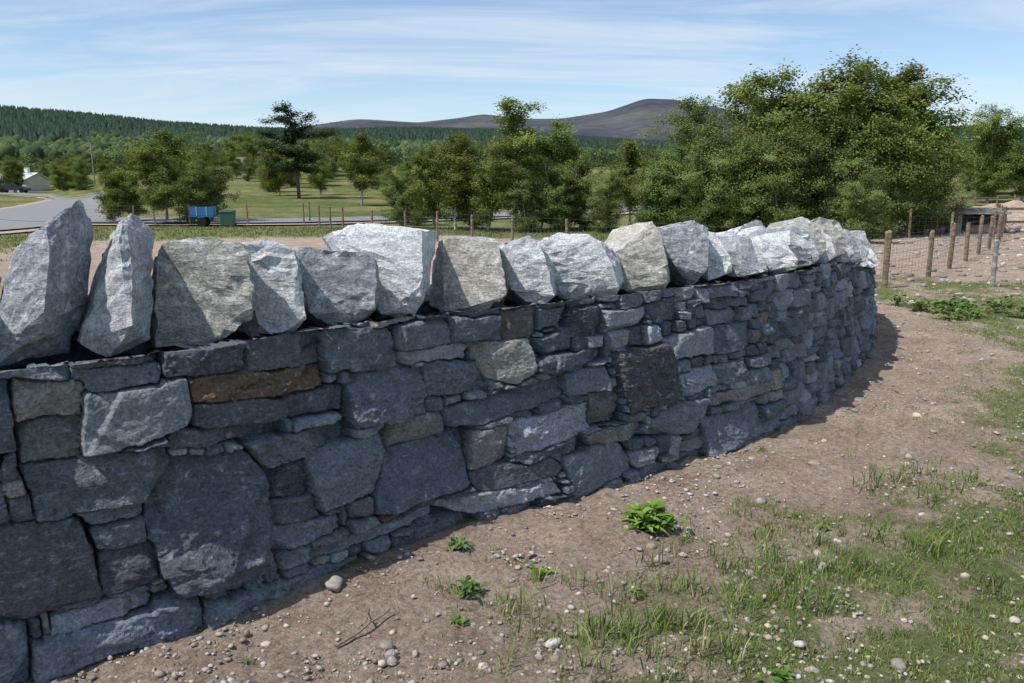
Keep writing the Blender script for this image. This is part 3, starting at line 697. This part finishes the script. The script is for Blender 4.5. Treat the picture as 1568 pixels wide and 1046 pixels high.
V=V0[None]*(1+r_.uniform(-.3,.3,(m,len(V0),1)))*hh[:,None,None]*np.array([.8,.8,.95]);V[...,0]+=xb[:,None];V[...,1]+=yb[:,None];V[...,2]+=(zb+hh*.6)[:,None]
F=F0[None]+(np.arange(m)*len(V0))[:,None,None];pal=np.array([(.052,.08,.038),(.064,.093,.042),(.044,.066,.036),(.08,.105,.048)])
c=pal[r_.integers(0,4,m)]*r_.uniform(.8,1.2,(m,1));mesh_obj("distant_broadleaf_forest",V.reshape(-1,3),F.reshape(-1,3),M_far,np.repeat(c,len(V0),0))

# ------------------------------------------------------------------ road
def strip(name,pts,w,mat,dz):
    Q=cr(np.array(pts,float),30);d=np.gradient(Q,axis=0);d/=np.linalg.norm(d,axis=1,keepdims=True);nrm=np.stack([-d[:,1],d[:,0]],1)
    V=[];m=7
    for k in np.linspace(-.5,.5,m):
        q=Q+nrm*w*k;V.append(np.column_stack([q[:,0],q[:,1],G(q[:,0],q[:,1])+dz]))
    V=np.stack(V,1).reshape(-1,3);mesh_obj(name,V,grid_faces(len(Q),m)[:,::-1],mat)
M_verge=simple("gravel_verge",(.36,.29,.24),.95,.1,4,.3)
R1=[(-120,140),(-90,126),(-66,112),(-51,96),(-42,78),(-35,62),(-29,50),(-24.5,41),(-22,32),(-24,24),(-30,16)]
R2=[(-31,54),(-26,44),(-19.5,38.5),(-11,38),(-4,43),(4,50),(10,62)]
strip("road",R1,6.0,M_road,.12);strip("road_verge",R1,8.0,M_verge,.06)
strip("side_road",R2,4.6,M_road,.135);strip("side_road_verge",R2,6.4,M_verge,.07)

# ------------------------------------------------------------------ fences
def box(V,F,c,s,rotz=0,top=1.0):
    b=len(V);ca,sa=math.cos(rotz),math.sin(rotz)
    for z in (-1,1):
        k=top if z>0 else 1
        for x,y in ((-1,-1),(1,-1),(1,1),(-1,1)):
            X,Y=x*s[0]/2*k,y*s[1]/2*k;V.append((c[0]+X*ca-Y*sa,c[1]+X*sa+Y*ca,c[2]+z*s[2]/2))
    F+=[(b,b+3,b+2,b+1),(b+4,b+5,b+6,b+7),(b,b+1,b+5,b+4),(b+1,b+2,b+6,b+5),(b+2,b+3,b+7,b+6),(b+3,b,b+4,b+7)]
def fence(pts,h=1.0,sp=2.0,wr=.0025,mesh=True,rails=0,post=.08,mat=M_wood):
    Q=[Vector((*p,0)) for p in pts];par=empty("post_and_wire_fence" if not rails else "timber_rail_fence")
    PP=[Q[0]]
    for a,b in zip(Q[:-1],Q[1:]):
        n=max(1,round((b-a).length/sp));PP+=[a.lerp(b,(i+1)/n) for i in range(n)]
    V=[];F=[];W=[];WF=[]
    PP=[Vector((p.x,p.y,float(G(p.x,p.y)))) for p in PP]
    for p in PP:
        hh=h*random.uniform(.93,1.08)
        v,f=tube([(p.x,p.y,p.z-.2),(p.x+random.uniform(-.03,.03),p.y,p.z+hh-.03),(p.x+random.uniform(-.03,.03),p.y,p.z+hh)],[post*.56,post*.54,post*.4],9);q=len(V);V+=[tuple(a) for a in v];F+=[tuple(i+q for i in ff) for ff in f];F.append(tuple(range(q+18,q+27)))
    mesh_obj("posts",V,F,mat,parent=par)
    for a,b in zip(PP[:-1],PP[1:]):
        for k in range(rails):
            z=h*(.35+.5*k);d=b-a;ang=math.atan2(d.y,d.x);m=(a+b)/2;box(W,WF,(m.x,m.y+.06,m.z+z),(d.length,.035,.1),ang)
        if not rails:
            hs=[.1,.22,.34,.48,.63,.8,.97] if mesh else [.4,.7,.95]
            for t in hs:
                v,f=tube([a+Vector((0,0,t*h)),(a+b)/2+Vector((0,0,t*h-.012)),b+Vector((0,0,t*h))],[wr*1.3]*3,3);q=len(W);W+= [tuple(x) for x in v];WF+=[tuple(i+q for i in ff) for ff in f]
            if mesh:
                n=int((b-a).length/.16)
                for i in range(n):
                    p=a.lerp(b,(i+.5)/n);v,f=tube([p+Vector((0,0,.1*h)),p+Vector((0,0,.8*h))],[wr]*2,3);q=len(W);W+=[tuple(x) for x in v];WF+=[tuple(j+q for j in ff) for ff in f]
    mesh_obj("rails" if rails else "wires",W,WF,mat if rails else M_wire,parent=par)
fence([(6.2,13.2),(4.6,15.5),(2.8,18.5),(0,22),(-3.5,26.5),(-6.5,31),(-9.3,37)],.9,2.2,post=.07)
fence([(6.2,13.2),(7.7,14.7),(10.3,18.1),(14.3,23.6),(19,31),(24,40)],.9,2.0)
fence([(8.0,13.2),(12.0,16.5),(18,21)],.8,3.2,mat=M_gwood,mesh=False,post=.07)
fence([(14,30),(20,31),(27,33)],1.0,1.5,rails=2)
fence([(12,27),(17,26),(24,28)],.9,1.4)
fence([(22,48),(30,50),(40,54)],1.0,1.6,rails=2)
fence([(-9.3,36),(-14,35.0),(-19,35.3)],.9,2.6,post=.07)

# ------------------------------------------------------------------ right-hand works: low timber shelter + rubble mounds
def parts(name,plist,loc,rz=0):
    e=empty(name,loc);e.rotation_euler=(0,0,rz)
    for nm,mat,bx in plist:
        V=[];F=[]
        for b in bx: box(V,F,*b)
        mesh_obj(nm,V,F,mat,parent=e)
    return e
M_conc=simple("concrete",(.34,.33,.31),.9,.2,3,.2,.2);M_dark=simple("dark_interior",(.02,.02,.02),.9,.1);M_white=simple("white_render",(.72,.71,.68),.8,.2,.8,.1)
parts("livestock_shelter",[("walls",M_conc,[((-1.6,0,.35),(.15,2.0,.7)),((1.6,0,.35),(.15,2.0,.7)),((0,1.0,.35),(3.05,.12,.7)),((.2,-.97,.35),(.16,.06,.7))]),
    ("roof",M_gwood,[((0,0,.76),(3.7,2.5,.1)),((0,-.4,.87),(3.7,.25,.1)),((0,.5,.87),(3.7,.25,.1))]),("boards",M_wood,[((-.9,-1.04,.16),(1.2,.05,.2)),((.95,-1.04,.2),(1.1,.05,.25))])],(16.3,30.5,float(G(16.3,30.5))),-.1)
def mound(name,x,y,r0,h,mat,seed):
    n=40;u=np.linspace(-1,1,n);A,B=np.meshgrid(u,u,indexing='ij');rr=np.hypot(A,B);X=x+A*r0;Y=y+B*r0*.7
    Z=G(X,Y)-.05+h*np.clip(1-rr**1.6,0,1)*(.6+.8*fbm(X*1.5,Y*1.5,seed))
    mesh_obj(name,np.stack([X.ravel(),Y.ravel(),Z.ravel()],1),grid_faces(n,n),mat,np.zeros((n*n,3)),smooth=True)
mound("soil_mound",21.5,33,2.8,.6,M_ground,3);mound("soil_mound",25.5,41,4.5,.9,M_ground,6);mound("soil_mound",15,36,2.6,.5,M_ground,7)
r_=np.random.default_rng(5)
X=r_.normal(19.0,.6,90);Y=r_.normal(30.5,.5,90);scatter_stones("rubble_pile",X,Y,r_.uniform(.06,.2,90),1,15,.9)

# ------------------------------------------------------------------ buildings far left / centre
M_slate=simple("slate_roof",(.16,.165,.18),.7,.3,2,.2);M_glass=simple("window_glass",(.03,.035,.04),.1,.5);M_metal=simple("pale_metal_roof",(.62,.63,.62),.5,.4,.6,.06)
def house(name,x,y,w,d,h,rh,rz,wall,roof,wins):
    e=empty(name,(x,y,float(G(x,y))));e.rotation_euler=(0,0,rz);V=[];F=[];box(V,F,(0,0,h/2-.3),(w,d,h+.6))
    b=len(V);V+=[(-w/2,-d/2,h),(-w/2,d/2,h),(-w/2,0,h+rh*.97),(w/2,-d/2,h),(w/2,d/2,h),(w/2,0,h+rh*.97)];F+=[(b,b+2,b+1),(b+3,b+4,b+5)]
    mesh_obj("walls",V,F,wall,parent=e)
    o=.3;t=.12;V=[];F=[]
    for sg in (-1,1):
        b=len(V);ye=sg*(d/2+o);ze=h-o*rh/(d/2)
        V+=[(-w/2-o,ye,ze),(w/2+o,ye,ze),(w/2+o,0,h+rh),(-w/2-o,0,h+rh),(-w/2-o,ye,ze+t),(w/2+o,ye,ze+t),(w/2+o,0,h+rh+t),(-w/2-o,0,h+rh+t)]
        F+=[(b,b+1,b+2,b+3),(b+4,b+7,b+6,b+5),(b,b+4,b+5,b+1),(b+1,b+5,b+6,b+2),(b+3,b+7,b+4,b)]
    mesh_obj("roof",V,F,roof,parent=e)
    V=[];F=[]
    for k in range(wins): box(V,F,(-w/2+w*(k+.5)/wins,-d/2-.01,h*.55),(.9 if k!=wins//2 else 1.0,.06,1.1 if k!=wins//2 else 2.0))
    mesh_obj("windows_and_door",V,F,M_glass,parent=e)
    V=[];F=[];box(V,F,(w*.35,0,h+rh+.4),(.6,.6,1.1));mesh_obj("chimney",V,F,wall,parent=e)
house("cottage",-42,131,4.2,3.4,1.5,1.0,.15,M_conc,M_slate,3)
house("farm_building",-84,135,11,6,1.8,1.0,-.1,M_white,M_metal,4)

# ------------------------------------------------------------------ vehicles
M_blue=simple("blue_paint",(.02,.14,.36),.4,.5);M_green=simple("green_plastic",(.03,.10,.06),.5,.4);M_tyre=simple("tyre_rubber",(.02,.02,.02),.9,.2);M_carp=simple("dark_car_paint",(.03,.035,.045),.3,.5);M_steel=simple("steel",(.35,.35,.36),.4,.5)
def wheel(parent,x,y,r0,w):
    bm=bmesh.new();bmesh.ops.create_cone(bm,cap_ends=True,segments=20,radius1=r0,radius2=r0,depth=w);bmesh.ops.rotate(bm,verts=bm.verts,matrix=Matrix.Rotation(R(90),3,'X'))
    bmesh.ops.bevel(bm,geom=[e for e in bm.edges if abs(e.verts[0].co.y-e.verts[1].co.y)<1e-4],offset=r0*.12,segments=2,affect='EDGES')
    bmesh.ops.translate(bm,verts=bm.verts,vec=(x,y,r0));me=bpy.data.meshes.new("wheel");bm.to_mesh(me);bm.free();me.materials.append(M_tyre);o=bpy.data.objects.new("wheel",me);COL.objects.link(o);o.parent=parent
e=parts("blue_trailer",[("body",M_blue,[((0,0,.46),(.95,.6,.08)),((0,-.29,.66),(.95,.03,.36)),((0,.29,.66),(.95,.03,.36)),((-.46,0,.66),(.03,.56,.36)),((.46,0,.66),(.03,.56,.36))]),
   ("frame",M_steel,[((.75,0,.42),(.7,.05,.05)),((1.08,0,.22),(.05,.05,.4)),((-.2,-.31,.66),(.04,.02,.38)),((.2,-.31,.66),(.04,.02,.38))]),("load",M_dark,[((0,0,.78),(.5,.4,.3))])],(-13.1,34.2,float(G(-13.1,34.2))),.15)
wheel(e,0,-.36,.2,.12);wheel(e,0,.36,.2,.12)
e=parts("wheeled_bin",[("body",M_green,[((0,0,.34),(.5,.46,.56),0,1.12)]),("lid",M_green,[((0,0,.66),(.6,.56,.07),0,.92),((0,.28,.62),(.5,.05,.05))])],(-12.1,34.3,float(G(-12.1,34.3))),.1)
wheel(e,-.2,.25,.09,.05);wheel(e,.2,.25,.09,.05)
def car(x,y,rz):
    e=empty("parked_car",(x,y,float(G(x,y))+.1));e.rotation_euler=(0,0,rz)
    prof=[(-2.1,.35),(2.1,.35),(2.15,.62),(1.95,.82),(1.05,.93),(.45,1.40),(-1.1,1.43),(-1.75,1.0),(-2.12,.92)]
    V=[];F=[];n=len(prof)
    for yy,k in ((-.86,0),(.86,0)):
        for px,pz in prof: V.append((px,yy*(.82 if pz>1.1 else 1),pz))
    F.append(tuple(range(n))[::-1]);F.append(tuple(range(n,2*n)));F+=[(i,(i+1)%n,n+(i+1)%n,n+i) for i in range(n)]
    mesh_obj("body",V,F,M_carp,parent=e)
    V=[];F=[]
    for sg in (-1,1):
        b=len(V);V+=[(.92,sg*.87,.97),(.42,sg*.735,1.34),(-1.0,sg*.735,1.36),(-1.5,sg*.87,1.0)];F.append((b,b+1,b+2,b+3))
    b=len(V);V+=[(1.08,-.72,.95),(1.08,.72,.95),(.5,.62,1.38),(.5,-.62,1.38)];F.append((b,b+1,b+2,b+3))
    mesh_obj("windows",V,F,M_glass,parent=e)
    for wx in (-1.3,1.35):
        for wy in (-.8,.8): wheel(e,wx,wy,.32,.2)
car(-75,122,.2)
def pole(x,y,h):
    e=empty("utility_pole",(x,y,float(G(x,y))));v,f=tube([(0,0,-.2),(0,0,h*.5),(0,0,h)],[.14,.12,.1],8);mesh_obj("shaft",[tuple(a) for a in v],f,M_gwood,parent=e)
    V=[];F=[];box(V,F,(0,0,h-.5),(1.6,.1,.12));[box(V,F,(q,0,h-.36),(.07,.07,.16)) for q in(-.7,0,.7)];mesh_obj("crossarm",V,F,M_gwood,parent=e)
pole(-73,142,7)

# ------------------------------------------------------------------ sky, sun, camera
AZ=209;EL=57
w=bpy.data.worlds.new("World");scene.world=w;w.use_nodes=True;nt=w.node_tree;bg=nt.nodes["Background"]
sky=nt.nodes.new("ShaderNodeTexSky");sky.sky_type='NISHITA';sky.sun_disc=False;sky.sun_elevation=R(EL);sky.sun_rotation=R(90-AZ+360);sky.altitude=250;sky.air_density=1.0;sky.dust_density=.4;sky.ozone_density=2.4
tc=nt.nodes.new("ShaderNodeTexCoord");sep=nt.nodes.new("ShaderNodeSeparateXYZ");nt.links.new(tc.outputs["Generated"],sep.inputs[0])
def mth(op,a,b=None,clamp=False):
    n=nt.nodes.new("ShaderNodeMath");n.operation=op;n.use_clamp=clamp
    for i,v in enumerate((a,b)):
        if v is None: continue
        if hasattr(v,"is_output"): nt.links.new(v,n.inputs[i])
        else: n.inputs[i].default_value=v
    return n.outputs[0]
zz=mth('ADD',mth('MAXIMUM',sep.outputs[2],0.0),.10)
cmb=nt.nodes.new("ShaderNodeCombineXYZ");nt.links.new(mth('DIVIDE',sep.outputs[0],zz),cmb.inputs[0]);nt.links.new(mth('DIVIDE',sep.outputs[1],zz),cmb.inputs[1])
mp=nt.nodes.new("ShaderNodeMapping");mp.inputs["Scale"].default_value=(.30,1.0,1);mp.inputs["Rotation"].default_value=(0,0,.16);nt.links.new(cmb.outputs[0],mp.inputs[0])
no=nt.nodes.new("ShaderNodeTexNoise");no.inputs["Scale"].default_value=1.5;no.inputs["Detail"].default_value=9;no.inputs["Roughness"].default_value=.62;no.inputs["Distortion"].default_value=.9;nt.links.new(mp.outputs[0],no.inputs["Vector"])
rp=nt.nodes.new("ShaderNodeValToRGB");rp.color_ramp.elements[0].position=.42;rp.color_ramp.elements[0].color=(.05,.05,.05,1);rp.color_ramp.elements[1].position=.70;rp.color_ramp.elements[1].color=(.9,.9,.9,1);nt.links.new(no.outputs["Fac"],rp.inputs[0])
mx=nt.nodes.new("ShaderNodeMix");mx.data_type='RGBA';nt.links.new(rp.outputs[0],mx.inputs[0]);nt.links.new(sky.outputs[0],mx.inputs[6]);mx.inputs[7].default_value=(4.9,5.5,6.3,1)
nt.links.new(mx.outputs[2],bg.inputs[0]);bg.inputs[1].default_value=.15
sun=bpy.data.lights.new("sun","SUN");sun.energy=4.9;sun.angle=R(.53);sun.color=(1,.96,.89);so=bpy.data.objects.new("sun",sun);COL.objects.link(so)
sd=Vector((math.cos(R(AZ))*math.cos(R(EL)),math.sin(R(AZ))*math.cos(R(EL)),math.sin(R(EL))))
so.rotation_euler=sd.to_track_quat('Z','Y').to_euler()
cam=bpy.data.cameras.new("camera");cam.lens=28;cam.sensor_width=36;cam.clip_end=20000;cam.clip_start=.05
co=bpy.data.objects.new("camera",cam);COL.objects.link(co);co.location=(0,0,1.6);co.rotation_euler=(R(90-10.8),0,0);scene.camera=co
scene.view_settings.view_transform='Standard';scene.view_settings.look='None';scene.view_settings.exposure=0
